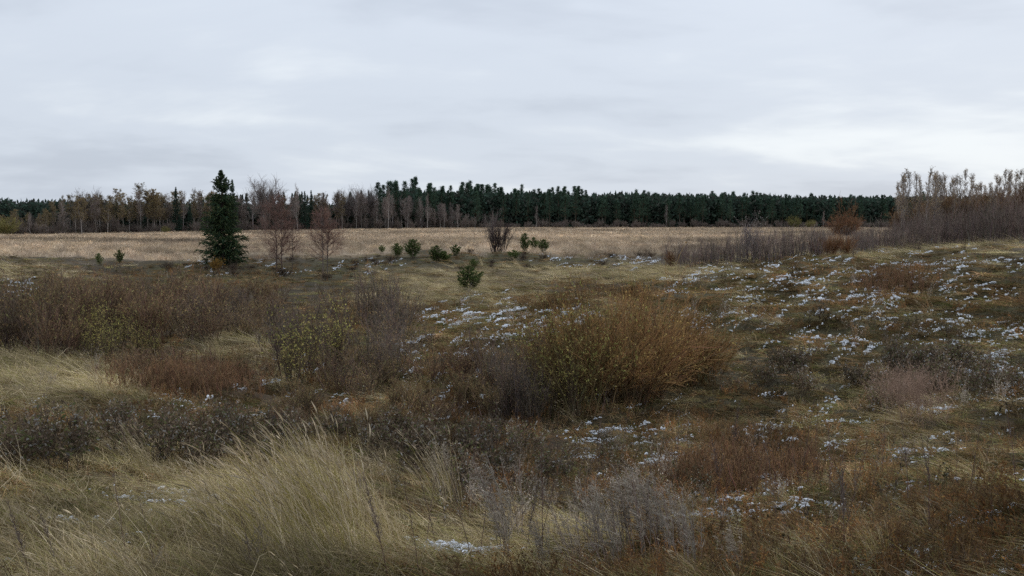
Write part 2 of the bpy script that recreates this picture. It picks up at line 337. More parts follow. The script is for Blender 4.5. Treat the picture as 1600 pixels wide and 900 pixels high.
def ground_pts(x, y, sink=.03):
    z = ground_z(x, y) - sink; px, py = pix(x, y, z); d = np.hypot(x, y)
    wob = (fbm(x / 3, y / 3, 77, 3) - .5) * 90 * np.clip(20 / d, .05, 1); return np.c_[x, y, z], px + wob, py + wob * .5
def zr(n, spread, tilt=.12): return np.c_[rng.normal(0, tilt, n), rng.normal(0, tilt, n), rng.uniform(-spread, spread, n)]
WIND = np.array([-1., -.12, 0])
def lying_tuft(n, r, l0, l1, wdt, cols, up=.55, bend=.75, S=5):
    mb = MB(); P0 = disc(n, r); D = np.c_[rng.normal(-.45, .45, n), rng.normal(-.05, .45, n), rng.uniform(up * .5, up * 1.5, n)]
    b = WIND * rng.uniform(.1, .7, n)[:, None] + np.array([0, 0, -1.]) * rng.uniform(bend * .6, bend * 1.1, n)[:, None] * up
    P = strands(P0, D, rng.uniform(l0, l1, n), S, b, .045); P[..., 2] = np.maximum(P[..., 2], .0 + rng.uniform(0, .06, (n, 1)))
    return mb.ribbon(P, taper(n, S, rng.uniform(.7, 1.3, n) * wdt, wdt * .15), pick(cols, n))
def upright_tuft(n, r, l0, l1, wdt, cols, lean=.35, heads=0, hcols=None, S=5, hl=.14, hw=.012):
    mb = MB(); P0 = disc(n, r); D = np.c_[rng.normal(-lean * .5, .2, n), rng.normal(0, .2, n), np.ones(n)]
    b = WIND * rng.uniform(.1, 1, n)[:, None] * lean * 1.3 + np.array([0, 0, -1.]) * rng.uniform(0, .3, n)[:, None] * lean
    P = strands(P0, D, rng.uniform(l0, l1, n), S, b, .015); mb.ribbon(P, taper(n, S, wdt, wdt * .25), pick(cols, n))
    if heads:
        k = rng.choice(n, heads, replace=False); T = P[k, -1] - P[k, -2]; H = strands(P[k, -1] - nrm(T) * hl * .4, T, rng.uniform(.7, 1.3, heads) * hl, 5, WIND * .2, .02)
        w = np.array([.3, .9, 1, .6, .15])[None] * hw * rng.uniform(.7, 1.3, (heads, 1)); c = pick(hcols or cols, heads)
        mb.ribbon(H, w, c); mb.ribbon(H, w, c)
    return mb
TANC = [(.54, .435, .28), (.44, .345, .21), (.36, .29, .15), (.62, .52, .36), (.3, .24, .12), (.22, .165, .095)]
OLIVE = [(.135, .115, .05), (.2, .16, .08), (.095, .092, .038), (.26, .2, .12), (.18, .125, .07), (.12, .085, .05), (.15, .1, .06)]
def herb(n, r, h0, h1, cols, w=.004, lf=14, lcols=None, side=6, lean=.2, ls=.02):
    mb = MB(); P0 = disc(n, r); D = np.c_[rng.normal(-lean * .3, lean, n), rng.normal(0, lean, n), np.ones(n)]; P = strands(P0, D, rng.uniform(h0, h1, n), 4, WIND * .08, .03)
    mb.ribbon(P, taper(n, 4, w, w * .5), pick(cols, n)); K = kids(P, side, .3, 1, .6, lambda t: .32 * (1.2 - t * .6), 3, np.array([0, 0, .15])); mb.ribbon(K, taper(len(K), 3, w * .7, w * .4), pick(cols, len(K)))
    if lf:
        q, T = along(np.concatenate([K]), n * lf, .2, 1); D = T * .4 + rng.normal(size=q.shape) * .7; mb.leaf(q, D, rng.uniform(.6, 1.5, len(q)) * ls, rng.uniform(.5, 1.1, len(q)) * ls * .55, pick(lcols or cols, len(q)))
    return mb
def cover():
    G = M_GRASS; v = lambda f, k: [f().mesh('blades', G) for _ in range(k)]
    lying = v(lambda: lying_tuft(46, .26, .5, 1.05, .0085, TANC + [(.33, .29, .1), (.24, .23, .08)], .3), 6)
    tall = v(lambda: upright_tuft(30, .16, .6, 1.1, .0065, TANC, .5, 10, [(.52, .43, .3), (.46, .38, .26)], 5, .11, .010), 5)
    short = v(lambda: lying_tuft(46, .2, .12, .3, .011, OLIVE, .8, .6, 4), 6)
    mat = v(lambda: lying_tuft(42, .24, .18, .42, .010, [(.2, .145, .07), (.26, .19, .095), (.15, .105, .05), (.17, .155, .06), (.36, .3, .2), (.11, .09, .045), (.3, .24, .14)], .4, .8, 4), 6)
    def tussock():
        n = 36; mb = MB(); a = rng.uniform(0, 2 * np.pi, n); D = np.c_[np.cos(a) * .8 - .35, np.sin(a) * .8 - .2, rng.uniform(.5, 1.3, n)]
        P = strands(disc(n, .09), D, rng.uniform(.2, .42, n), 5, np.c_[np.cos(a) * .2 - .25, np.sin(a) * .2 - .1, rng.uniform(-1.1, -.6, n)], .04); P[..., 2] = np.maximum(P[..., 2], -.02)
        return mb.ribbon(P, taper(n, 5, rng.uniform(.012, .022, n), .003), pick(OLIVE + [(.3, .24, .15), (.36, .3, .2)], n, a=.35))
    tus = v(tussock, 7)
    low = v(lambda: herb(9, .2, .2, .5, [(.17, .1, .055), (.2, .12, .06), (.12, .08, .055), (.24, .145, .06)], .007, 11, [(.2, .115, .055), (.16, .09, .05), (.28, .18, .07), (.11, .075, .05)], 5, .2, .03), 6)
    dark = v(lambda: herb(7, .2, .25, .58, [(.085, .064, .048), (.11, .084, .062)], .008, 15, [(.095, .07, .05), (.13, .098, .07), (.07, .053, .04), (.16, .12, .08), (.1, .1, .05), (.3, .28, .26)], 5, .22, .045), 6)
    grey = v(lambda: herb(8, .16, .45, .85, [(.2, .165, .135), (.26, .22, .185)], .006, 18, [(.28, .24, .19), (.36, .31, .25), (.19, .155, .12)], 7, .16, .026), 5)
    far = v(lambda: upright_tuft(70, .85, .4, .85, .02, [(.49, .405, .295), (.42, .34, .245), (.55, .47, .36), (.34, .27, .2)], .3, 20, None, 3, .2, .03), 5)
    def go(name, protos, n, d0, d1, wf, sc, spread, label, cat, tints=None, power=0., tilt=.1, sink=.03, zs=None, patch=.0, sn=.3):
        x, y, d = spots(n, d0, d1, power=power); P, px, py = ground_pts(x, y, sink); w = wf(x, y, d, px, py)
        if patch: w = w * np.clip((fbm(x / 1.7, y / 1.7, len(name) * 7, 3) - .5) * 5 * patch + 1 - patch * .5, 0.04, 1)
        if d0 < 50: w = w * np.where(snow_amount(x, y, px, py) > -.02, 1 - sn, 1)
        k = rng.uniform(0, 1, n) < w; P = P[k]; d = d[k]; m = len(P)
        s = sc(d) * rng.uniform(.7, 1.3, m); br = .62 + .76 * fbm(P[:, 0] / 1.8, P[:, 1] / 1.8, 55, 3) if d0 > 50 else np.clip(1 + 2.6 * (fbm(P[:, 0] / 1.5, P[:, 1] / 1.5, 55, 4) - .5), .4, 1.45)
        if d0 > 50: br = br * np.clip(1 + 2.2 * (fbm(P[:, 0] / 30, P[:, 1] / 11, 56, 4) - .5), .4, 1.5)
        t = np.ones((m, 3)) * (br * rng.uniform(.55, 1.4, m))[:, None]
        if tints is not None: t = t * np.array(tints)[rng.integers(0, len(tints), m)]
        S = np.c_[s, s, (s if zs is None else zs(d) * rng.uniform(.8, 1.2, m)) * rng.uniform(.85, 1.15, m)]
        scatter(name, protos, P, zr(m, spread, tilt), S, t, label, cat); print(name, m)
    nofield = lambda x, y: 1 - field_w(x, y)
    go('lying_grass', lying, 24000, 5, 90, lambda x, y, d, px, py: nofield(x, y) * np.clip(.03 + .95 * blobs(px, py, TAN) * (1 - .7 * blobs(px, py, DARK)), 0, 1), lambda d: np.clip(d / 22, .6, 1.5), .9, 'pale tan dead grass bent over in the wind on the near bank', 'grass', zs=lambda d: np.clip(d / 34, .4, .8), patch=.4)
    go('tall_dry_grass', tall, 5000, 5, 90, lambda x, y, d, px, py: nofield(x, y) * np.clip(.01 + .3 * blobs(px, py, TAN) + .1 * blobs(px, py, GREY), 0, .5), lambda d: np.clip(d / 40, .55, .9), .5, 'scattered straw coloured tall grass with seed heads', 'grass', patch=.9)
    go('tussock_grass', tus, 34000, 7, 90, lambda x, y, d, px, py: nofield(x, y) * np.clip(.25 + .75 * blobs(px, py, GREEN) + .3 * blobs(px, py, MAT) - .4 * blobs(px, py, DARK), 0, 1), lambda d: np.clip(d / 22, .8, 1.8), .9, 'olive brown grass tussocks dotting the slopes and hollow', 'grass', [(1, 1, 1), (1.25, 1.05, .9), (.7, .75, .6), (1.1, .9, .8), (.6, .55, .5)], zs=lambda d: np.clip(d / 30, .7, 1.15), patch=.6)
    go('short_grass', short, 26000, 5, 90, lambda x, y, d, px, py: nofield(x, y) * np.clip(.3 + .7 * blobs(px, py, GREEN) - .4 * blobs(px, py, MAT), 0.1, 1), lambda d: np.clip(d / 15, .9, 2.2), 1.0, 'short olive green grass and moss covering the slopes', 'grass', [(1, 1, 1), (1.25, 1, .85), (.85, 1, .75), (1.1, .9, .8)], zs=lambda d: np.clip(d / 25, .8, 1.1))
    go('matted_grass', mat, 22000, 5.5, 80, lambda x, y, d, px, py: nofield(x, y) * np.clip(.12 + .85 * blobs(px, py, MAT), 0, 1), lambda d: np.clip(d / 18, .75, 1.7), 2.4, 'brown matted dead grass pressed flat on the lower ground', 'grass', [(1, 1, 1), (1.2, 1, .85), (.75, .75, .75), (.85, .95, .7)], zs=lambda d: np.clip(d / 25, .7, 1.1), patch=.5)
    go('rusty_herbs', low, 26000, 6, 90, lambda x, y, d, px, py: nofield(x, y) * np.clip(.14 + .8 * blobs(px, py, RUST) - .8 * blobs(px, py, TAN), 0, 1), lambda d: np.clip(d / 22, .75, 1.4), 3.1, 'rust brown dry herbs covering the hollow', 'weeds', [(1, 1, 1), (1.15, .95, .8), (.8, .85, .9)], zs=lambda d: np.clip(d / 26, .7, 1.1), patch=.7)
    go('dark_weeds', dark, 12000, 6, 75, lambda x, y, d, px, py: nofield(x, y) * np.clip(.09 + .7 * blobs(px, py, DARK) - .5 * blobs(px, py, TAN), 0, 1), lambda d: np.clip(d / 28, .6, 1.1), 3.1, 'low dark brown withered weeds between the grass', 'weeds', [(1, 1, 1), (1.2, 1.1, 1), (.8, .85, .7)], patch=.8)
    go('grey_weeds', grey, 5000, 6, 60, lambda x, y, d, px, py: nofield(x, y) * np.clip(.02 + .6 * blobs(px, py, GREY), 0, 1), lambda d: np.clip(d / 28, .6, 1.), 3.1, 'grey lilac feathery dead weeds in the foreground and hollow', 'weeds', patch=.8)
    go('field_grass', far, 42000, 76, 420, lambda x, y, d, px, py: field_w(x, y), lambda d: np.clip(d / 120, .8, 2.), 3.1, 'wide field of dry tan hay grass in front of the forest', 'grass', [(1, 1, 1), (1.05, .98, .95), (.82, .78, .8), (1.1, 1.05, .95)], .9, zs=lambda d: np.clip(d / 160, .7, 1.1))
cover()

# ------------------------------------------------------------------ snow
def snow():
    def patch(k, L, Wd, size):
        V = []; Fs = []
        for _ in range(k):
            cx = rng.normal(0, L * .5); cy = rng.normal(0, Wd * .5); r = size * rng.uniform(.4, 1.3); m = 7; b = len(V); st = rng.uniform(1.3, 4.); ro = rng.normal(0, .35); h = r * rng.uniform(.12, .3); z0 = rng.uniform(-.03, .03)
            for rr, zz in ((1, -.03), (.62, h)):
                for j in range(m):
                    a = 2 * math.pi * j / m; q = r * rr * rng.uniform(.6, 1.3); ux, uy = q * math.cos(a) * st, q * math.sin(a)
                    V.append((cx + ux * math.cos(ro) - uy * math.sin(ro), cy + ux * math.sin(ro) + uy * math.cos(ro), zz + z0))
            for j in range(m): j2 = (j + 1) % m; Fs.append((b + j, b + j2, b + m + j2, b + m + j))
            Fs.append(tuple(range(b + m, b + 2 * m)))
        me = bpy.data.meshes.new('snow_flakes'); me.from_pydata(V, [], Fs); me.materials.append(M_SNOW); return me
    protos = [patch(1, 0, 0, .029) for _ in range(16)] + [patch(2, .05, .02, .022) for _ in range(8)]
    x, y, d = spots(90000, 6, 95); P, px, py = ground_pts(x, y, 0); sa = snow_amount(x, y, px, py)
    k = (sa > 0) & (rng.uniform(0, 1, len(x)) < .085 + sa * .7) & (field_w(x, y) < .3); x = x[k]; y = y[k]; d = d[k]; n = len(x); m = 13
    turn = np.clip((d - 9) / 12, 0, 1) * (1.0 - 1.15 * np.arctan2(x, y)) + .12 + rng.normal(0, .12, n)      # streaks follow the combed grass, up the slope to the right
    sz = np.clip(d / 28, .5, 1.35) * rng.uniform(.35, 1.05, n); ln = rng.normal(0, .40, (n, m)) * sz[:, None] * rng.uniform(.5, 1.7, (n, 1)); wd = rng.normal(0, .03, (n, m)) * sz[:, None]
    X = (x[:, None] + ln * np.cos(turn)[:, None] - wd * np.sin(turn)[:, None]).ravel(); Y = (y[:, None] + ln * np.sin(turn)[:, None] + wd * np.cos(turn)[:, None]).ravel()
    D = np.hypot(X, Y); Z = ground_z(X, Y) + np.clip(D / 280, .04, .13) + rng.uniform(-.035, .03, len(X)); q = len(X); print('snow', n, q)
    sc = np.repeat(sz, m) * rng.uniform(.6, 1.35, q)
    scatter('snow', protos, np.c_[X, Y, Z], np.c_[rng.normal(.05, .1, q), rng.normal(0, .1, q), np.repeat(turn, m) + rng.normal(0, .3, q)], sc, np.ones((q, 3)), 'thin broken patches of fresh snow lying on the grass', 'snow')
snow()

# ------------------------------------------------------------------ trees: builders of part meshes
def spruce_parts(h, R, whorls, per, sprays, needle, seed_cols, bare=.06, droop=.35):
    tr = MB(); S = 8; P = np.zeros((1, S, 3)); P[0, :, 2] = np.linspace(-.2, h, S); P[0, 1:-1, :2] += rng.normal(0, .012 * h / 10, (S - 2, 2)); tr.prism(P, taper(1, S, h * .014, h * .004), np.array([[.055, .045, .038]]), 7)
    zs = np.repeat(np.linspace(bare, .985, whorls) ** 1.0, per) * h + rng.normal(0, .006 * h, whorls * per); n = len(zs); t = np.clip(zs / h, 0, 1); az = rng.uniform(0, 2 * np.pi, n)
    prof = np.interp(t, [0, .13, .37, .5, .63, .77, .9, 1], [.86, 1, .92, .83, .71, .5, .2, .0]); Ln = R * prof * rng.uniform(.5, 1.15, n) + .05
    up = np.where(t > .75, .5, -.05 - droop * (1 - t)); D = np.c_[np.cos(az), np.sin(az), up]; B = strands(np.c_[np.zeros((n, 2)), zs], D, Ln, 5, np.array([0, 0, .22]), .03)
    tr.prism(B, taper(n, 5, .012 * h / 10 + Ln * .008, .004), jit((.06, .045, .035), n))
    cr = MB(); m = sprays; K = kids(B, m, .12, 1., .75, lambda q: .34 * (1.15 - .6 * q), 3, np.array([0, 0, -.28]), .03); tip = strands(B[:, -2], B[:, -1] - B[:, -2], Ln * .3, 3, np.array([0, 0, .1]))
    A = np.concatenate([K, tip]); w = needle * rng.uniform(.7, 1.3, (len(A), 1)) * np.array([[.8, 1, .25]]); c = pick(seed_cols, len(A), a=.35)
    cr.ribbon(A, w, c); cr.ribbon(A, w * .9, c); q, T = along(A, len(A) * 2); cr.leaf(q, T + rng.normal(size=q.shape) * .6, rng.uniform(.6, 1.3, len(q)) * needle * 1.5, rng.uniform(.5, 1, len(q)) * needle * .6, pick(seed_cols, len(q), a=.35))
    return [('trunk', tr.mesh('spruce_trunk', M_BARK)), ('crown', cr.mesh('spruce_crown', M_LEAF))]
def pine_parts(h=20, R=2.3, crown0=.45, clumps=46, leaves=46):
    tr = MB(); S = 7; P = np.zeros((1, S, 3)); P[0, :, 2] = np.linspace(-.5, h * .97, S); P[0, 2:, :2] += np.cumsum(rng.normal(0, .1, (S - 2, 2)), 0)
    tr.prism(P, taper(1, S, .2, .04), np.array([[.085, .065, .05]]), 6)
    t = crown0 + (1 - crown0) * rng.uniform(0, 1, clumps) ** .9; rr = R * np.clip((1.03 - t) / (1 - crown0), 0, 1) ** .95 * np.clip((t - crown0) / .12 + .5, 0, 1); a = rng.uniform(0, 2 * np.pi, clumps); q = rr * rng.uniform(.25, 1.1, clumps)
    Cn = np.c_[q * np.cos(a), q * np.sin(a), t * h]; B = strands(np.c_[Cn[:, :2] * .02, Cn[:, 2] - .4 * q], Cn - np.c_[Cn[:, :2] * .02, Cn[:, 2] - .4 * q], np.hypot(q, .4 * q), 3, np.zeros(3)); tr.prism(B, taper(clumps, 3, .05, .02), jit((.13, .075, .045), clumps))
    cr = MB(); k = np.repeat(np.arange(clumps), leaves); off = rng.normal(size=(len(k), 3)) * np.array([.42, .42, .4]) * (rng.uniform(.6, 1.15, clumps) * np.clip(1.55 - t, .6, 1.1))[k, None]
    br = rng.uniform(.55, 1.35, clumps)[k, None]; cr.leaf(Cn[k] + off, off + rng.normal(size=off.shape) * .5 + [0, 0, .5], rng.uniform(.25, .5, len(k)), rng.uniform(.09, .17, len(k)), np.clip(pick([(.052, .086, .058), (.066, .104, .064), (.044, .074, .056)], len(k)) * br, 0, 1))
    return [('trunk', tr.mesh('pine_trunk', M_BARK)), ('crown', cr.mesh('pine_crown', M_LEAF))]
def bare_parts(h, r, c0, n1, n2, n3, R, bark, twig, leaves=0, lcols=None, lsize=.1, ang=.75, tw=.012, up=.25, trunks=1, shape='oval', lt=.2, sep=.3):
    tr = MB(); S = 7; P0 = disc(trunks, sep) if trunks > 1 else np.zeros((1, 3)); P0[:, 2] = -.15
    P = strands(P0, np.c_[P0[:, :2] * .25 / h + rng.normal(0, .03, (trunks, 2)), np.ones(trunks)], h * rng.uniform(.82, 1., trunks) if trunks > 1 else np.array([h]), S, np.zeros(3), .008)
    if shape == 'fan': P[..., 2] *= .5
    tr.prism(P, taper(trunks, S, r * rng.uniform(.7, 1, trunks), tw if shape != 'fan' else r * .5), jit(bark, trunks, .15), 6)
    f = {'oval': lambda t: R / h * (.35 + 1.3 * np.clip((t - c0) / (1 - c0) * 1.6, 0, 1) * (1.08 - t)), 'fan': lambda t: R / h * (1.75 - .6 * np.abs(t - .6)), 'cone': lambda t: R / h * (1.15 - .85 * t), 'slim': lambda t: R / h * (1.15 - .75 * t)}[shape]
    A = kids(P, n1, c0, .97, ang, f, 5, np.array([0, 0, up]), .04); tr.prism(A, taper(len(A), 5, r * .28, tw), jit(np.array(bark) * .6 + np.array(twig) * .4, len(A), .2))
    cr = MB(); B = kids(A, n2, .15, 1, .65, lambda t: .5 * (1.15 - .5 * t), 4, np.array([0, 0, up * .6]), .05); cr.prism(B, taper(len(B), 4, tw * 1.2, tw * .6), jit(twig, len(B), .3))
    allb = B
    if n3:
        Cc = kids(B, n3, .15, 1, .6, lambda t: .5 * np.ones_like(t), 3, np.array([0, 0, up * .4]), .05); cr.ribbon(Cc, taper(len(Cc), 3, tw * 1.5, tw * .8), jit(twig, len(Cc), .3)); allb = Cc
    if leaves:
        q, T = along(allb, leaves, lt, 1); cr.leaf(q, T * .3 + rng.normal(size=q.shape) * .6 + [0, 0, -.2], rng.uniform(.6, 1.3, leaves) * lsize, rng.uniform(.5, 1, leaves) * lsize * .65, pick(lcols, leaves, a=.35))
    return [('trunk', tr.mesh('tree_trunk', M_BARK)), ('crown', cr.mesh('tree_crown', M_LEAF))]
def shrub_parts(n, h, R, lean, stem, twig, n2=5, n3=4, r=.012, tw=.005, leaves=0, lcols=None, lsize=.05, lt=(.3, 1.), base=.25, up=.18, ang=.4, bendout=.0, lw=.45):
    st = MB(); P0 = disc(n, base * R); a = rng.uniform(0, 2 * np.pi, n); q = np.sqrt(rng.uniform(0, 1, n)); D = np.c_[np.cos(a) * q * lean, np.sin(a) * q * lean, np.ones(n)]
    Ln = h * rng.uniform(.55, 1.05, n) * (1.0 - .25 * q) * np.sqrt(1 + 0 * q); out = np.c_[np.cos(a) * q, np.sin(a) * q, -.4 * q] * bendout
    P = strands(P0, D, Ln, 5, out, .025); P[:, 0, 2] -= .12; st.prism(P, taper(n, 5, r * rng.uniform(.6, 1.5, n), tw), jit(stem, n, .5))
    fo = MB(); A = kids(P, n2, .2, 1, ang, lambda t: .42 * (1.2 - .6 * t), 4, np.array([0, 0, up]), .04); fo.prism(A, taper(len(A), 4, tw * 1.1, tw * .6), jit(twig, len(A), .5)); al = A
    if n3: B = kids(A, n3, .1, 1, .5, lambda t: .5 + 0 * t, 3, np.array([0, 0, up]), .05); fo.ribbon(B, taper(len(B), 3, tw * 1.6, tw * .9), jit(twig, len(B), .35)); al = B
    if leaves:
        p, T = along(al, leaves, *lt); fo.leaf(p, T * .5 + rng.normal(size=p.shape) * .5 + [0, 0, .1], rng.uniform(.6, 1.3, leaves) * lsize, rng.uniform(.6, 1.1, leaves) * lsize * lw, pick(lcols, leaves, a=.35))
    return [('stems', st.mesh('shrub_stems', M_BARK)), ('twigs', fo.mesh('shrub_twigs', M_LEAF))]

# ------------------------------------------------------------------ the far forest
EDGE = ([-500, 0, 300, 700, 1000, 1380, 2100], [270, 292, 340, 385, 432, 520, 640])
def forest():
    pines = [pine_parts(20, rng.uniform(2.2, 3.0), rng.uniform(.16, .42), 80, 40) for _ in range(7)]
    spr = [spruce_parts(18, 2.3, 46, 6, 5, .28, [(.042, .068, .05), (.054, .082, .056), (.034, .058, .046)], .05, .3) for _ in range(4)]
    GB = (.21, .17, .14); pale = (.36, .33, .3)
    birch = [bare_parts(16, .12, .3, 24, 8, 4, 3.2, [pale, (.2, .17, .15)][i % 2], GB, 1900, [(.23, .17, .08), (.18, .14, .08), (.26, .21, .085), (.2, .14, .075)], .27, .5, .02, .35, 1, 'slim') for i in range(6)]
    greyb = [bare_parts(16, .12, .25, 26, 9, 5, 3.4, [pale, (.17, .145, .13)][i % 2], (.22, .18, .16), 0, None, .1, .5, .024, .35, 1, 'slim') for i in range(5)]
    roundb = [bare_parts(20, .22, .38, 34, 9, 6, 8.2, (.18, .155, .14), (.17, .145, .135), 0, None, .1, .55, .04, .3, 1, 'fan') for _ in range(2)]
    brush = [shrub_parts(26, 4.5, 3.5, .5, (.15, .125, .11), (.16, .13, .115), 7, 5, .03, .018, 350, [(.14, .11, .06), (.1, .085, .06)], .2) for _ in range(5)]
    def put(name, parts, px, off, top, label, cat, group=None, h0=20., wide=1.):
        d = float(np.interp(px, *EDGE)) + off; x, y, z = at(px, d); r = ray(px, top); zt = r[2] * d / math.hypot(r[0], r[1]); h = max(zt - z, 4.); s = h / h0 * (1.0 if parts in roundb else 1)
        return place(name, parts, (x, y, z), (s * wide, s * wide, s), rng.uniform(0, 6.28), label, cat, group)
    ptop = ([560, 600, 640, 700, 750, 850, 900, 938, 985, 1040, 1100, 1200, 1300, 1400, 1700], [296, 288, 284, 288, 291, 294, 297, 308, 304, 305, 303, 307, 308, 308, 309])
    for i in range(285):                                # dark pine belt
        px = rng.uniform(592, 1440) if i < 262 else rng.uniform(1440, 1750); off = [22, 38, 54][i % 3] + rng.uniform(-7, 7); top = np.interp(px, *ptop) + rng.normal(1.5, 4) + (i % 3 == 0) * 4 + (vnoise(np.array([px / 23.]), np.array([.5]), 4)[0] - .5) * 7
        lab = ('straight dark green pine in the tree line above the pale bare trees', 'pines left of centre') if px < 740 else ('tall dark green pine packed in the central forest wall', 'pines of the central forest') if px < 1060 else ('distant dark green pine in the low even forest edge towards the right', 'pines of the right forest')
        put('pine_tree', pines[rng.integers(7)], px, off, top, lab[0], 'pine tree', lab[1], 20, rng.uniform(1.1, 1.5))
    stop = ([-100, 60, 130, 250, 420, 520, 600], [318, 320, 318, 312, 300, 303, 300])
    for i in range(120):
        px = rng.uniform(-150, 600); lab = ('dark spruce top rising behind the left birches', 'spruces of the left forest') if px < 330 else ('dark pointed spruce behind the bare grey trees left of centre', 'spruces left of centre')
        put('spruce_tree', spr[rng.integers(4)], px, rng.uniform(24, 60), np.interp(px, *stop) + rng.normal(2, 4), lab[0], 'spruce tree', lab[1], 18, rng.uniform(.8, 1.15))
    for px, top, off, lab in ((278, 293, 4, 'tall dark spruce standing out among the olive birches on the left'), (299, 318, 2, 'short dark spruce in front of the birches right of the tall one'), (366, 281, 6, 'dark spruce top peeking out beside the big lone spruce'),
                              (478, 299, 2, 'dark spruce in the gap between the two reddish bare trees'), (488, 298, 6, 'pointed dark spruce right of its twin between the reddish trees'), (470, 303, 5, 'lower dark spruce in front of the gap between reddish trees')):
        put('spruce_tree', spr[rng.integers(4)], px, off, top, lab, 'spruce tree', None, 18, .8)
    btop = ([-150, 0, 70, 95, 150, 200, 250, 330, 400, 520, 560, 620, 700, 770], [335, 333, 325, 303, 306, 298, 297, 298, 306, 302, 300, 304, 318, 330])
    for i in range(230):                                # leafy olive birches on the left, bare grey trees towards the middle
        px = -150 + 920 * ((i + rng.normal(0, 4)) / 230); leafy = px < 335 and rng.uniform() < .8 or px < 540 and rng.uniform() < .18; top = np.interp(px, *btop) + rng.normal(7, 4) + (vnoise(np.array([px / 17.]), np.array([.5]), 8)[0] - .5) * 12
        if leafy: put('birch_tree', birch[rng.integers(6)], px, rng.uniform(3, 22), top, 'slender birch with thin olive brown leaves in the left forest edge', 'birch tree', 'leafy birches of the left forest edge', 16, rng.uniform(.8, 1.7))
        else: put('bare_tree', greyb[rng.integers(5)], px, rng.uniform(3, 24), top, 'leafless grey brown tree in the forest edge with pale thin trunk', 'bare tree', 'leafless trees of the forest edge', 16, rng.uniform(.8, 1.6))
    for px, top, off, wd, lab in ((413, 272, 14, 1.25, 'tall leafless tree with a wide rounded crown above the forest behind the lone spruce'), (130, 293, 16, .75, 'pale leafless crown poking above the left birches, left of two'), (152, 292, 18, .7, 'pale leafless crown poking above the left birches, right of two'),
                              (545, 289, 12, .7, 'leafless round crown left of its neighbours before the pines'), (562, 287, 14, .7, 'middle of three pale leafless crowns left of the pines'), (578, 289, 12, .7, 'leafless pale crown nearest the tall pines on the left')):
        put('bare_tree', roundb[rng.integers(2)], px, off, top, lab, 'bare tree', None, 20, wd)
    for px, top, lab in ((466, 292, 'pale birch standing in front of the dark spruces between reddish trees'), (607, 296, 'thick pale trunked birch left of the tall pines'), (668, 305, 'crooked pale birch in front of the pine belt'), (838, 322, 'pale grey leafless willow against the dark central pines'), (1040, 320, 'thin pale birch against the dark pines right of centre'), (1285, 330, 'pale leafless birch left of the round orange tree')):
        put('bare_tree', greyb[0], px, -1, top, lab, 'bare tree', None, 16, .8)
    for i in range(170):                                # brush along the foot of the forest
        px = -150 + 1750 * (i + rng.uniform()) / 170; place('brush_shrub', brush[rng.integers(5)], at(px, float(np.interp(px, *EDGE)) + rng.uniform(-1, 12)), (1.3, 1.3, rng.uniform(.55, 1.25) * (1.2 if px < 750 else .9)), rng.uniform(0, 6.28), 'grey brown leafless brush at the foot of the far forest', 'shrub', 'brush along the forest foot')
    ol = [shrub_parts(40, 5, 5, .8, (.16, .14, .07), (.17, .15, .06), 7, 5, .03, .02, 900, [(.19, .17, .06), (.14, .13, .05)], .3) for _ in range(1)]
    for px, s, lab in ((1242, 1.35, 'round olive green willow at the foot of the right forest'), (1265, .95, 'smaller olive willow right of the round one at the forest foot'), (8, 1.2, 'dull green willow bush at the left end of the forest foot'), (262, .6, 'low olive willow bush at the forest foot under the tall left spruce')):
        place('willow_shrub', ol[0], at(px, float(np.interp(px, *EDGE)) - 6), (s * 1.2, s * 1.2, s), px, lab, 'shrub')
    # dim mass of trunks and foliage deep inside the wood
    P = []; 
    for i in range(2600):
        px = rng.uniform(-250, 1800); d = float(np.interp(px, *EDGE)) + rng.uniform(26, 85); x, y, z = px, d, 0; a = math.atan2((px - 800) / F, 1.); P.append((d * math.sin(a), d * math.cos(a), px))
    P = np.array(P); z = ground_z(P[:, 0], P[:, 1]); clump = []
    for _ in range(3):
        mb = MB(); n = 420; q = np.c_[rng.normal(size=(n, 2)) * 1.6, rng.uniform(0, 1, n) ** 1.2 * 8.2]; mb.leaf(q, rng.normal(size=(n, 3)), rng.uniform(.7, 1.4, n), rng.uniform(.4, .8, n), pick([(.04, .062, .048), (.05, .055, .045), (.045, .07, .05)], n)); clump.append(mb.mesh('understory', M_GRASS))
    s = np.where(P[:, 2] < 620, 1.15, 1.8) * rng.uniform(.7, 1.15, len(P)); scatter('forest_understory', clump, np.c_[P[:, :2], z], zr(len(P), 3.1, 0), np.c_[s, s, s * 1.1], np.ones((len(P), 3)), 'dim tangle of young growth deep inside the far forest', 'forest')
forest()

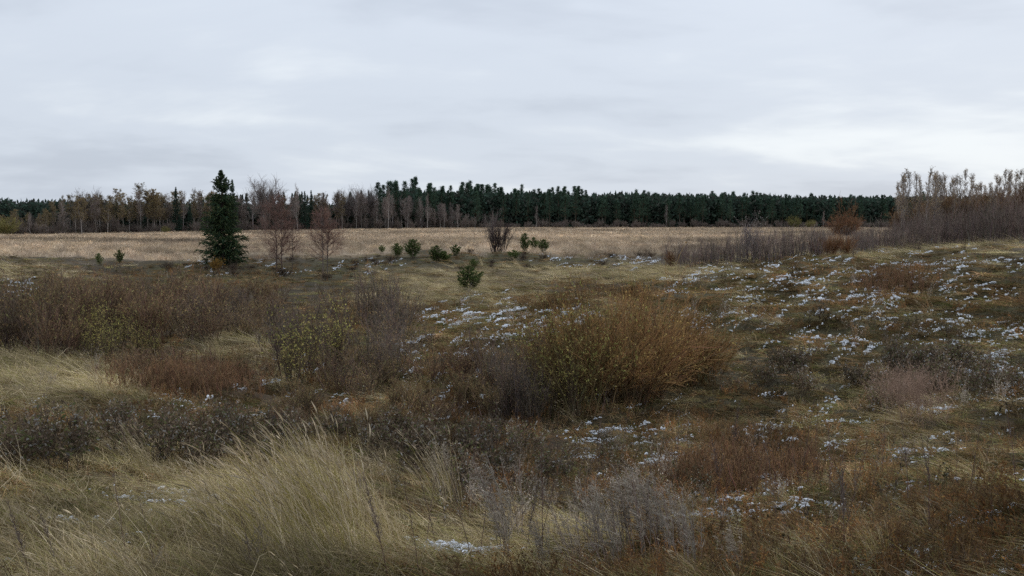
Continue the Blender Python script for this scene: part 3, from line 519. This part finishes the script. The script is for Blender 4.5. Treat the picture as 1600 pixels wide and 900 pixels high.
# ------------------------------------------------------------------ single trees in front of the field
def onpix(px, py): x, y, z, d = hit(px, py); return (x, y, z), d
def tall_to(px, d, top):                            # height at distance d of what reaches photo row top
    r = ray(px, top); return r[2] * d / math.hypot(r[0], r[1])
def mid_trees():
    sp = spruce_parts(9.6, 2.0, 36, 11, 18, .075, [(.05, .082, .046), (.066, .1, .046), (.038, .066, .042), (.105, .125, .055)], .05, .3)
    x, y, z = at(349, 79); hs = (tall_to(349, 79, 266) - z) / 9.6; place('spruce_tree', sp, (x, y, z), (1.03, 1.03, hs), .6, 'large lone dark green spruce standing at the near edge of the field', 'spruce tree')
    red = (.2, .122, .1)
    A = bare_parts(7.8, .09, .14, 44, 9, 6, 3.3, (.1, .075, .065), red, 1500, [(.26, .14, .1), (.22, .12, .085)], .07, 1.05, .008, .12, 2, 'cone', sep=.45); B = bare_parts(6.3, .08, .18, 38, 9, 6, 2.9, (.12, .095, .085), red, 1200, [(.26, .14, .1), (.28, .16, .09)], .07, 1.0, .008, .15, 2, 'cone', sep=.5); C_ = bare_parts(4.2, .05, .25, 18, 7, 4, 1.2, (.1, .08, .07), red, 0, None, .1, .9, .007, .15)
    place('alder_tree', A, at(437, 77), (.86, .86, (tall_to(437, 77, 304) - at(437, 77)[2]) / 7.3), .4, 'reddish leafless tree with twin trunks right of the lone spruce', 'bare tree'); place('alder_tree', B, at(506, 73), (.82, .82, (tall_to(506, 73, 320) - at(506, 73)[2]) / 5.9), 1.9, 'reddish leafless tree with paired thin trunks, second right of the spruce', 'bare tree'); place('alder_tree', C_, at(456, 76), 1, .2, 'small slender leafless tree between the two reddish trees', 'bare tree')
    wl = shrub_parts(46, 3.6, 1.6, .42, (.055, .042, .04), (.075, .055, .052), 6, 5, .03, .009, base=.42, ang=.35); place('willow_shrub', wl, at(778, 86), (1.05, 1.05, .92), 1, 'dark leafless many stemmed bush alone at the field edge', 'shrub')
    pl = shrub_parts(9, 4.6, .9, .22, (.2, .16, .14), (.2, .165, .15), 8, 5, .02, .008); place('sapling', pl, at(768, 89), 1, 2, 'pale thin leafless sapling rising behind the dark lone bush', 'sapling')
    ob = shrub_parts(30, 1.3, 1., .7, (.2, .12, .04), (.2, .12, .04), 5, 4, .01, .006, 500, [(.4, .22, .04), (.3, .17, .04), (.2, .12, .05)], .1); place('leafy_bush', ob, at(337, 74), (1, 1, 1), 1, 'small orange yellow bush at the foot of the lone spruce', 'bush')
    db = shrub_parts(40, 1.0, 1.6, 1., (.08, .062, .05), (.1, .075, .055), 5, 4, .01, .006)
    for px, d, s, lab in ((362, 74, 1., 'low dark brown scrub under the lone spruce'), (440, 72, 1.1, 'low dark scrub under the twin trunked reddish tree'), (508, 69, .9, 'low dark scrub at the foot of the second reddish tree')): place('scrub', db, at(px, d), s, px, lab, 'shrub')
    for k in range(34):
        px = float(rng.choice([rng.uniform(560, 1040), rng.uniform(240, 560)], p=[.7, .3])); place('scrub', db, at(px, float(rng.uniform(70, 84))), (float(rng.uniform(.5, 1.)),) * 2 + (float(rng.uniform(.35, .75)),), px, 'low dark brown scrub on the bank below the far field', 'shrub', 'scrub on the bank below the field')
    pn = [spruce_parts(1.7, rng.uniform(.8, 1.05), 10, 7, 13, .055, [(.12, .155, .05), (.09, .125, .045), (.15, .18, .06), (.07, .095, .04)], .03, -.9) for _ in range(4)]
    for i, (px, py, hp, wd, lab) in enumerate(((645, 403, 28, 1., 'fullest dark small pine right of the reddish trees at the field edge'), (621, 401, 20, 1.1, 'small round pine left of the fuller one at field edge'), (682, 409, 24, 1.4, 'wide low pale green pine right of the fuller small pine'), (695, 408, 15, 1.5, 'tiny low pine touching the wide pale pine'), (712, 400, 17, 1., 'small pale pine left of the dark lone bush'), (597, 397, 12, 1., 'tiny pine leftmost of the row at the field edge'),
        (820, 393, 28, .75, 'tallest of three young pines right of the dark lone bush'), (834, 393, 21, .8, 'middle of three young pines right of the dark lone bush'), (849, 395, 20, .95, 'right of three young pines beside the dark lone bush'), (733, 457, 40, 1.1, 'dense rounded young pine alone on the tan slope at the picture centre'), (155, 414, 16, .9, 'left of two tiny dark pines at left field edge'), (187, 411, 18, .8, 'right of two tiny dark pines at left field edge'),
        (803, 405, 14, 1.5, 'low green pine seedling below the three young pines'), (740, 421, 14, 1.2, 'small pale pine just behind the rounded centre pine'))):
        (x, y, z), d = onpix(px, py); s = hp * d / F / 1.7; place('young_pine', pn[i % 4], (x, y, z), (s * wd, s * wd, s), px, lab, 'pine', 'young pines along the hollow')
mid_trees()

# ------------------------------------------------------------------ right: shrub row and copse
def right_side():
    PUR = (.2, .156, .13); up = [shrub_parts(13, 2.7, 1.7, .3, (.14, .11, .1), PUR, 5, 3, .02, .0075, 60 if i == 1 else 0, [(.2, .1, .04)], .06, base=.6, ang=.35) for i in range(5)]
    for i in range(42):
        px = 1046 + 245 * (i + rng.uniform()) / 42; d = rng.uniform(57, 68); x, y, z = at(px, d); s = rng.uniform(.75, 1.1) * (1 - .12 * abs(px - 1170) / 120)
        place('bare_shrub', up[rng.integers(5)], (x, y, z), (s, s, s), rng.uniform(0, 6), 'purple brown leafless upright shrub in the thicket behind the snowy slope', 'shrub', 'leafless thicket behind the slope')
    se = shrub_parts(14, 3.6, 1.1, .25, (.16, .13, .12), (.2, .165, .155), 6, 5, .014, .007, 900, [(.42, .36, .33), (.35, .28, .25)], .09); place('seeding_shrub', se, at(1172, 60), 1.02, 1, 'tall shrub with pale fluffy seed tufts rising above the thicket', 'shrub')
    rs = [shrub_parts(36, 1.7, 1.4, .6, (.17, .09, .05), (.19, .10, .05), 6, 5, .01, .006, 250, [(.25, .13, .05)], .05) for _ in range(3)]
    for px, d, s, lab in ((1300, 58, 1.0, 'rust orange low bush right of the leafless thicket'), (1325, 59, .9, 'rust orange bush, rightmost of the low pair by the thicket'), (1050, 62, .8, 'small rust coloured bush at the left end of the thicket'), (1280, 62, .8, 'rust bush half hidden at right end of the thicket')): place('rust_bush', rs[int(px) % 3], at(px, d), s, px, lab, 'bush')
    ro = shrub_parts(90, 3.9, 3.2, 1.5, (.14, .09, .06), (.24, .13, .075), 7, 6, .03, .013, 2600, [(.3, .155, .075), (.25, .13, .07)], .12, base=.1, up=0., ang=.6); x, y, z = at(1318, 135); place('round_tree', ro, (x, y, z), (1.1, 1.1, 1.35), 1, 'round reddish orange small tree standing in the field before the right forest', 'tree')
    for i in range(30):
        px = rng.uniform(1285, 1420); x, y, z = at(px, rng.uniform(64, 95)); s = rng.uniform(.55, .95); place('bare_shrub', up[rng.integers(5)], (x, y, z), s, rng.uniform(0, 6), 'purple brown leafless shrub in the low hedge between thicket and copse', 'shrub', 'low hedge before the copse')
    OR = (.21, .13, .075); tall = [bare_parts(9.5, .07, .2, 30, 6, 3, 1.5, [(.4, .37, .35), (.25, .22, .2)][i % 2], (.22, .175, .15), 620, [(.32, .23, .12), (.26, .19, .11), (.38, .29, .13), (.24, .19, .14)], .12, .32, .010, .35, 1, 'slim', .1) for i in range(6)]
    ctop = ([1388, 1400, 1430, 1462, 1480, 1498, 1520, 1540, 1562, 1590, 1640, 1800], [330, 276, 262, 272, 285, 265, 284, 292, 272, 274, 268, 262])
    for i in range(105):
        px = 1394 + 400 * (i + rng.uniform()) / 105 if i > 18 else rng.uniform(1396, 1475); d = rng.uniform(88, 112); x, y, z = at(px, d); top = np.interp(px, *ctop) + abs(rng.normal(0, 9)) + 4; zt = (345 - top) / F * d; s = (zt - z) / 9.5
        lab = ('slender young birch with sparse brown leaves at the left end of the copse', 'birches at the copse left end') if px < 1478 else ('slender young birch with sparse yellow brown leaves in the right copse', 'birches of the right copse')
        place('birch_tree', tall[rng.integers(6)], (x, y, z), (s, s, s), rng.uniform(0, 6), lab[0], 'birch tree', lab[1])
    oc = [bare_parts(5.5, .06, .1, 30, 8, 5, 2.3, (.12, .09, .07), OR, 700, [(.27, .15, .055), (.2, .12, .05)], .12, .6, .011, .3, 2, 'oval') for _ in range(3)]
    for k in range(22):
        px = int(1394 + 18 * k + rng.uniform(-8, 8)); d = float(rng.uniform(88, 99)); s = float(rng.uniform(.6, .9)) * (.8 if k < 2 else 1)
        place('leafy_sapling', oc[px % 3], at(px, d), s, px, 'orange brown leaved sapling in the lower storey of the copse', 'sapling', 'orange saplings in the copse')
    un = [shrub_parts(22, 3.6, 2.4, .3, (.125, .098, .085), (.168, .128, .108), 6, 4, .018, .008, base=.6) for _ in range(4)]
    for i in range(75):
        px = 1385 + 420 * (i + rng.uniform()) / 75; x, y, z = at(px, rng.uniform(70, 98)); s = rng.uniform(.75, 1.1) * np.interp(px, [1385, 1430, 1600], [.7, .95, 1.1]); place('bare_shrub', un[rng.integers(4)], (x, y, z), s, rng.uniform(0, 6), 'dark purple brown leafless shrub under the copse birches', 'shrub', 'dark underwood of the copse')
right_side()

# ------------------------------------------------------------------ bushes in the hollow
def hollow():
    RU = (.17, .105, .065)
    rust = [shrub_parts(26, 1.7, 1.7, .6, (.12, .085, .062), [(.2, .13, .085), (.18, .13, .095), (.2, .145, .08)][i % 3], 5, 3, .012, .0055, 420, [(.26, .16, .085), (.32, .22, .1), (.18, .125, .075), (.26, .24, .1)], .065) for i in range(6)]
    bare = [shrub_parts(14, 1.9, 1.4, .5, (.12, .095, .078), (.165, .13, .105), 6, 3, .011, .005, 160, [(.26, .18, .09), (.22, .15, .08)], .06) for _ in range(4)]
    yel = [shrub_parts(12, 2.1, .7, .3, (.11, .085, .06), (.12, .09, .06), 6, 3, .009, .004, 330, [(.32, .29, .09), (.25, .25, .08), (.4, .33, .11), (.24, .17, .08)], .075, (.2, 1), lw=.45) for _ in range(4)]
    low = [shrub_parts(50, .75, 1.3, .45, (.17, .1, .06), (.22, .135, .08), 4, 2, .007, .0045, 350, [(.26, .15, .075), (.21, .125, .07)], .04, base=.9) for _ in range(3)]
    def row(name, protos, spots_, label, cat, group):
        for px, py, hp, h0, wd in spots_:
            if px < 420 and py < 575: hp = min(hp, py - 440 + float(rng.uniform(-4, 14)))      # tops stay below the field edge
            hp = max(hp, 14)
            (x, y, z), d = onpix(px, py); s = hp * d / F / h0; place(name, protos[rng.integers(len(protos))], (x, y, z - .03), (s * wd, s * wd, s), rng.uniform(0, 6.28), label, cat, group)
    J = lambda a, b: float(rng.uniform(a, b))
    row('rust_bush', rust, [(J(5, 130), J(505, 570), J(65, 100), 1.7, 1.) for _ in range(18)], 'rust brown twiggy bush at the left edge of the hollow', 'bush', 'rust bushes at the left edge')
    row('rust_bush', rust, [(J(130, 340), J(470, 540), J(50, 90), 1.7, 1.15) for _ in range(34)], 'rust brown twiggy bush in the wide thicket of the left hollow', 'bush', 'rust thicket in the left hollow')
    row('rust_bush', rust, [(J(330, 450), J(470, 545), J(28, 50), 1.7, 1.4) for _ in range(16)], 'low brown twiggy bush between the rust thicket and the tall yellow saplings', 'bush', 'low brown bushes in the middle hollow')
    row('rust_bush', rust, [(J(430, 800), J(590, 690), J(40, 75), 1.7, 1.2) for _ in range(26)], 'thin brown twiggy bush on the ground before the snowy knoll', 'bush', 'thin brown bushes before the knoll')
    row('yellow_sapling', yel, [(J(110, 270), J(545, 572), J(55, 80), 2.1, 1.) for _ in range(14)], 'thin sapling with yellow green leaves in front of the left rust thicket', 'sapling', 'yellow leaved saplings on the left')
    row('bare_shrub', bare, [(J(290, 430), J(480, 520), J(30, 55), 1.9, 1.2) for _ in range(14)], 'low grey brown leafless shrub in the middle of the left hollow', 'shrub', 'grey shrubs in the left hollow')
    row('rust_bush', rust, [(J(200, 420), J(585, 615), J(34, 52), 1.7, 1.3) for _ in range(10)], 'orange brown low bush in the band below the yellow saplings', 'bush', 'orange brown bushes below the saplings')
    row('low_bush', low, [(J(160, 400), J(595, 622), J(28, 45), .75, 1.) for _ in range(16)], 'low rusty red bush in the band below the yellow saplings', 'bush', 'rusty red bushes below the saplings')
    row('yellow_sapling', yel, [(J(425, 540), J(555, 612), J(90, 140), 2.1, 1.1) for _ in range(6)], 'tall thin sapling with a few yellow leaves left of the snowy knoll', 'sapling', 'tall yellow saplings left of the knoll')
    row('bare_shrub', bare, [(J(430, 640), J(500, 590), J(50, 95), 1.9, 1.1) for _ in range(30)], 'open leafless grey brown shrub between the hollow and the snowy knoll', 'shrub', 'open shrubs beside the knoll')
    row('low_bush', low, [(J(1090, 1230), J(745, 785), J(50, 80), .75, .9) for _ in range(9)], 'low rust red bush on the lower right ground', 'bush', 'rust red bushes on the lower right')
    row('low_bush', low, [(J(1370, 1440), J(440, 466), J(26, 38), .75, .8) for _ in range(6)], 'dark red low bush among snow on the right slope', 'bush', 'red bushes on the snowy slope')
    row('bare_shrub', bare, [(J(740, 870), J(600, 680), J(70, 120), 1.9, .9) for _ in range(12)], 'thin leafless shrub left of the big golden willow', 'shrub', 'thin shrubs beside the willow')
    row('yellow_sapling', yel, [(J(790, 900), J(595, 660), J(80, 130), 2.1, .9) for _ in range(9)], 'leafy yellow green sapling at the left foot of the golden willow', 'sapling', 'leafy saplings beside the willow')
    row('yellow_sapling', yel, [(765, 815, 55, 2.1, .6)], 'tiny bright yellow green sapling beside the big grass tuft', 'sapling', None)
    for px, py, hp, lab in ((1070, 446, 22, 'lone dark twiggy shrub on the crest right of the tan slope'), (1335, 405, 22, 'small dark shrub on the crest before the rust bushes'), (1410, 395, 30, 'reddish upright shrub on the right crest, left of a pair'), (1432, 396, 28, 'reddish upright shrub on the right crest, right of a pair'), (670, 545, 45, 'single dark upright shrub on the snowy knoll')):
        (x, y, z), d = onpix(px, py); s = hp * d / F / 1.9; place('bare_shrub', bare[px % 4], (x, y, z), s, px, lab, 'shrub')
    GO = (.25, .15, .07)
    big = shrub_parts(220, 2.6, 2.0, 1.15, (.12, .08, .045), GO, 8, 4, .011, .0048, 4200, [(.34, .2, .07), (.27, .17, .06), (.38, .29, .1), (.26, .21, .08)], .06, base=.5, bendout=.3, ang=.55, up=.08)
    (x, y, z), d = onpix(985, 632); place('willow_bush', big, (x, y + .5, z), (.92, .8, 1.14), .5, 'big spreading golden brown willow bush at the centre right', 'bush')
    leafy = shrub_parts(70, 2.6, 1.6, .75, (.13, .10, .05), (.15, .10, .045), 7, 3, .010, .0048, 1700, [(.33, .32, .1), (.25, .26, .08), (.42, .38, .15), (.28, .19, .07)], .078, (.1, 1), base=.5, bendout=.15, ang=.35, lw=.35)
    (x, y, z), d = onpix(905, 640); place('willow_bush', leafy, (x, y, z), (.9, .8, 1.0), 2.2, 'willow bush with yellow green leaves on the left side of the golden one', 'bush')
    rgt = shrub_parts(90, 2.0, 1.5, .75, (.15, .09, .04), (.28, .16, .07), 8, 4, .009, .0048, 1400, [(.34, .19, .07), (.29, .17, .07)], .05, base=.45, bendout=.25)
    (x, y, z), d = onpix(1085, 600); place('willow_bush', rgt, (x, y, z), (.85, .85, .85), 1.2, 'orange twigged willow bush on the right side of the big golden one', 'bush')
hollow()

# ------------------------------------------------------------------ foreground weeds, stalks and tufts
def foreground():
    def clump():
        P = herb(26, .2, .35, .72, [(.09, .068, .053), (.12, .09, .07)], .005, 2, None, 4, .28); lf = herb(26, .2, .35, .72, [(.07, .05, .038)],   .006, 34, [(.14, .1, .068), (.175, .13, .09), (.1, .075, .052), (.23, .175, .12), (.12, .12, .055), (.14, .1, .07), (.17, .13, .09), (.12, .13, .055), (.28, .265, .24)], 6, .33, .05)
        return [('stems', P.mesh('weed_stems', M_BARK)), ('leaves', lf.mesh('weed_leaves', M_LEAF))]
    cl = [clump() for _ in range(5)]
    sp_ = [(100, 738, 85), (30, 735, 70), (215, 722, 70), (250, 735, 85), (300, 712, 65), (185, 690, 55), (345, 715, 70), (395, 705, 65), (270, 690, 55), (440, 690, 60), (60, 722, 60), (360, 680, 50), (480, 700, 55), (130, 700, 45), (320, 740, 60), (410, 735, 60), (540, 690, 55), (590, 720, 60), (640, 735, 75), (700, 740, 75), (670, 710, 60), (620, 690, 55), (740, 720, 65), (785, 745, 75), (720, 775, 70), (820, 720, 60), (770, 700, 55), (860, 760, 65)]
    for i in range(26): sp_.append((rng.uniform(1180, 1600), rng.uniform(560, 660), rng.uniform(28, 50)))
    for px, py, hp in sp_:
        (x, y, z), d = onpix(px, py); s = hp * d / F / .62; lab = ('dark brown withered weed clump behind the left foreground grass', 'weed clumps on the left') if px < 500 else ('dark withered weed clump behind the big grass tuft', 'weed clumps in the middle') if px < 1000 else ('dark weed clump on the lower part of the snowy right slope', 'weed clumps on the right slope')
        place('weed_clump', cl[rng.integers(5)], (x, y, z), (s, s, s), rng.uniform(0, 6), lab[0], 'weeds', lab[1])
    def stalk(fuzz, h=1.25, cols=[(.12, .095, .085), (.17, .14, .125), (.09, .07, .062)]):
        st = MB(); P = strands(np.zeros((1, 3)), np.array([[rng.normal(-.12, .06), 0, 1.]]), [h], 9, np.array([-.06, 0, 0]), .006); P[0, 0, 2] -= .1; st.prism(P, taper(1, 9, .0045, .0018), jit((.11, .07, .06), 1), 4)
        hd = MB(); K = kids(P, 60 if fuzz else 24, .35 if fuzz else .2, 1, .4, lambda t: .12 * (1.3 - t), 3, np.array([0, 0, .1])); hd.ribbon(K, taper(len(K), 3, .003, .002), pick(cols, len(K))); q, T = along(K, 900 if fuzz else 60, .1, 1); hd.leaf(q, T + rng.normal(size=q.shape) * .8, rng.uniform(.006, .016, len(q)), rng.uniform(.004, .009, len(q)), pick(cols, len(q)))
        return [('stem', st.mesh('stalk_stem', M_BARK)), ('seed_head', hd.mesh('stalk_head', M_LEAF))]
    fz = [stalk(True) for _ in range(4)]; th = [stalk(False) for _ in range(4)]
    for px, py, hp, f, lab in ((52, 925, 125, 1, 'fuzzy dark seed stalk in the bottom left corner, taller of two'), (98, 915, 105, 1, 'fuzzy dark seed stalk leaning left in the bottom left corner, right of two'), (10, 930, 80, 1, 'fuzzy dark stalk at the very left bottom edge'), (608, 915, 170, 1, 'tall fuzzy lilac grey seed stalk in front of the big grass tuft'), (200, 900, 150, 0, 'thin bare dark stalk among left foreground grass'), (245, 905, 120, 0, 'thin dark stalk rising from the lying foreground grass, right of another'), (158, 905, 90, 0, 'short thin stalk in the lying grass at the bottom left'),
        (490, 905, 70, 0, 'short reddish stalk at the bottom in front of the tuft'), (395, 905, 110, 0, 'thin dark stalk at the left front of the grass tuft'), (655, 905, 150, 0, 'thin stalk right of the fuzzy lilac one'), (1010, 880, 130, 0, 'dark thin stalk among the grey plumes'), (850, 890, 140, 0, 'thin dark stalk left of the grey plumes'), (740, 890, 180, 0, 'tall thin stalk between tuft and plumes'), (1240, 880, 110, 0, 'thin dark stalk at the lower right of the plumes')):
        (x, y, z), d = onpix(px, py); s = hp * d / F / 1.2; place('dry_stalk', (fz if f else th)[px % 4], (x, y, z), (s * 1.1, s * 1.1, s), rng.normal(0, .3), lab, 'stalk')
    for i in range(60):
        px, py = rng.uniform(640, 1600), rng.uniform(700, 890); (x, y, z), d = onpix(px, py); s = rng.uniform(.45, .95); place('dry_stalk', (th + fz[:1])[rng.integers(5)], (x, y, z), s, rng.uniform(0, 6), 'thin dark dry stalk standing in the brown ground of the lower right', 'stalk', 'dry stalks on the lower right')
    def plume():
        st = MB(); n = 11; P = strands(disc(n, .12), np.c_[rng.normal(-.1, .14, n), rng.normal(0, .12, n), np.ones(n)], rng.uniform(.75, 1.1, n), 6, np.array([-.12, 0, 0]), .01); P[:, 0, 2] -= .1; st.prism(P, taper(n, 6, .006, .003), jit((.26, .21, .165), n))
        hd = MB(); cols = [(.31, .265, .21), (.4, .35, .285), (.23, .19, .15)]; K = kids(P, 26, .35, 1, .55, lambda t: .15 * (1.3 - .8 * t), 4, np.array([-.25, 0, -.35])); hd.ribbon(K, taper(len(K), 4, .007, .003), pick(cols, len(K))); q, T = along(K, 2600, .1, 1); hd.leaf(q, T + rng.normal(size=q.shape) * .7, rng.uniform(.01, .022, len(q)), rng.uniform(.004, .008, len(q)), pick(cols, len(q)))
        return [('stems', st.mesh('plume_stems', M_BARK)), ('plumes', hd.mesh('plume_heads', M_LEAF))]
    pls = [plume() for _ in range(4)]
    for px, py, hp in ((930, 875, 120), (970, 860, 115), (1000, 885, 130), (1040, 880, 115), (1020, 845, 100), (960, 900, 110), (900, 895, 90), (1080, 900, 100), (800, 850, 130), (790, 880, 110), (1150, 905, 80), (690, 780, 90), (850, 900, 90), (1060, 860, 90)):
        (x, y, z), d = onpix(px, py); s = hp * d / F / .95; place('plume_weed', pls[px % 4], (x, y, z), (s * 1.15, s * 1.15, s), rng.normal(0, .5), 'grey lilac feathery dead weed plume at the bottom centre', 'weeds', 'feathery weeds at the bottom centre')
    pk = [herb(60, .3, .6, .95, [(.28, .19, .14), (.22, .15, .11)], .004, 16, [(.34, .24, .18), (.28, .19, .15)], 7, .22, .02) for _ in range(2)]; pk = [[('stems', p.mesh('clump_stems', M_TUFT))] for p in pk]
    for px, py, hp in ((1395, 655, 70), (1425, 662, 80), (1450, 655, 75), (1415, 640, 60)):
        (x, y, z), d = onpix(px, py); s = hp * d / F / .9; place('pink_grass_clump', pk[px % 2], (x, y, z), (s * 1.2, s * 1.2, s), px, 'pinkish tan feathery clump on the lower right slope', 'grass', 'pinkish clumps on the right slope')
    def tuft(heads): 
        st = upright_tuft(95, .24, .7, 1.2, .0068, TANC + [(.33, .27, .08), (.26, .23, .07)], .3, heads, [(.5, .41, .29), (.44, .35, .23)], 6, .13, .011); return [('blades', st.mesh('tuft_blades', M_TUFT))]
    tf = [tuft(34) for _ in range(4)]
    main = [(470, 838, 150), (500, 830, 170), (530, 838, 170), (440, 850, 150), (560, 850, 150), (410, 840, 130), (485, 870, 170), (545, 875, 150), (590, 850, 130), (370, 830, 110), (330, 820, 100), (620, 870, 110), (430, 880, 140), (515, 815, 140), (350, 860, 110)]
    for px, py, hp in main:
        (x, y, z), d = onpix(px, py); s = hp * d / F / 1.05; place('grass_tuft', tf[rng.integers(4)], (x, y, z), (s * 1.1, s * 1.1, s), rng.normal(0, .3), 'tall straw coloured grass tuft in the big foreground stand leaning left', 'grass', 'big foreground grass stand')
    for px, py, hp, lab in ((225, 745, 75, 'small straw tuft in front of the dark weeds at left'), (160, 625, 45, 'upright straw tuft at the end of the left lying grass'), (345, 565, 38, 'pale straw tuft in the hollow right of the yellow saplings'), (1375, 890, 75, 'orange straw tuft standing alone at the bottom right'), (1215, 905, 60, 'straw tuft at the bottom edge right of the grey plumes'), (700, 800, 120, 'thin straw tuft with seed heads right of the big stand')):
        (x, y, z), d = onpix(px, py); s = hp * d / F / 1.05; place('grass_tuft', tf[px % 4], (x, y, z), (s * .9, s * .9, s), rng.normal(0, .3), lab, 'grass')
foreground()
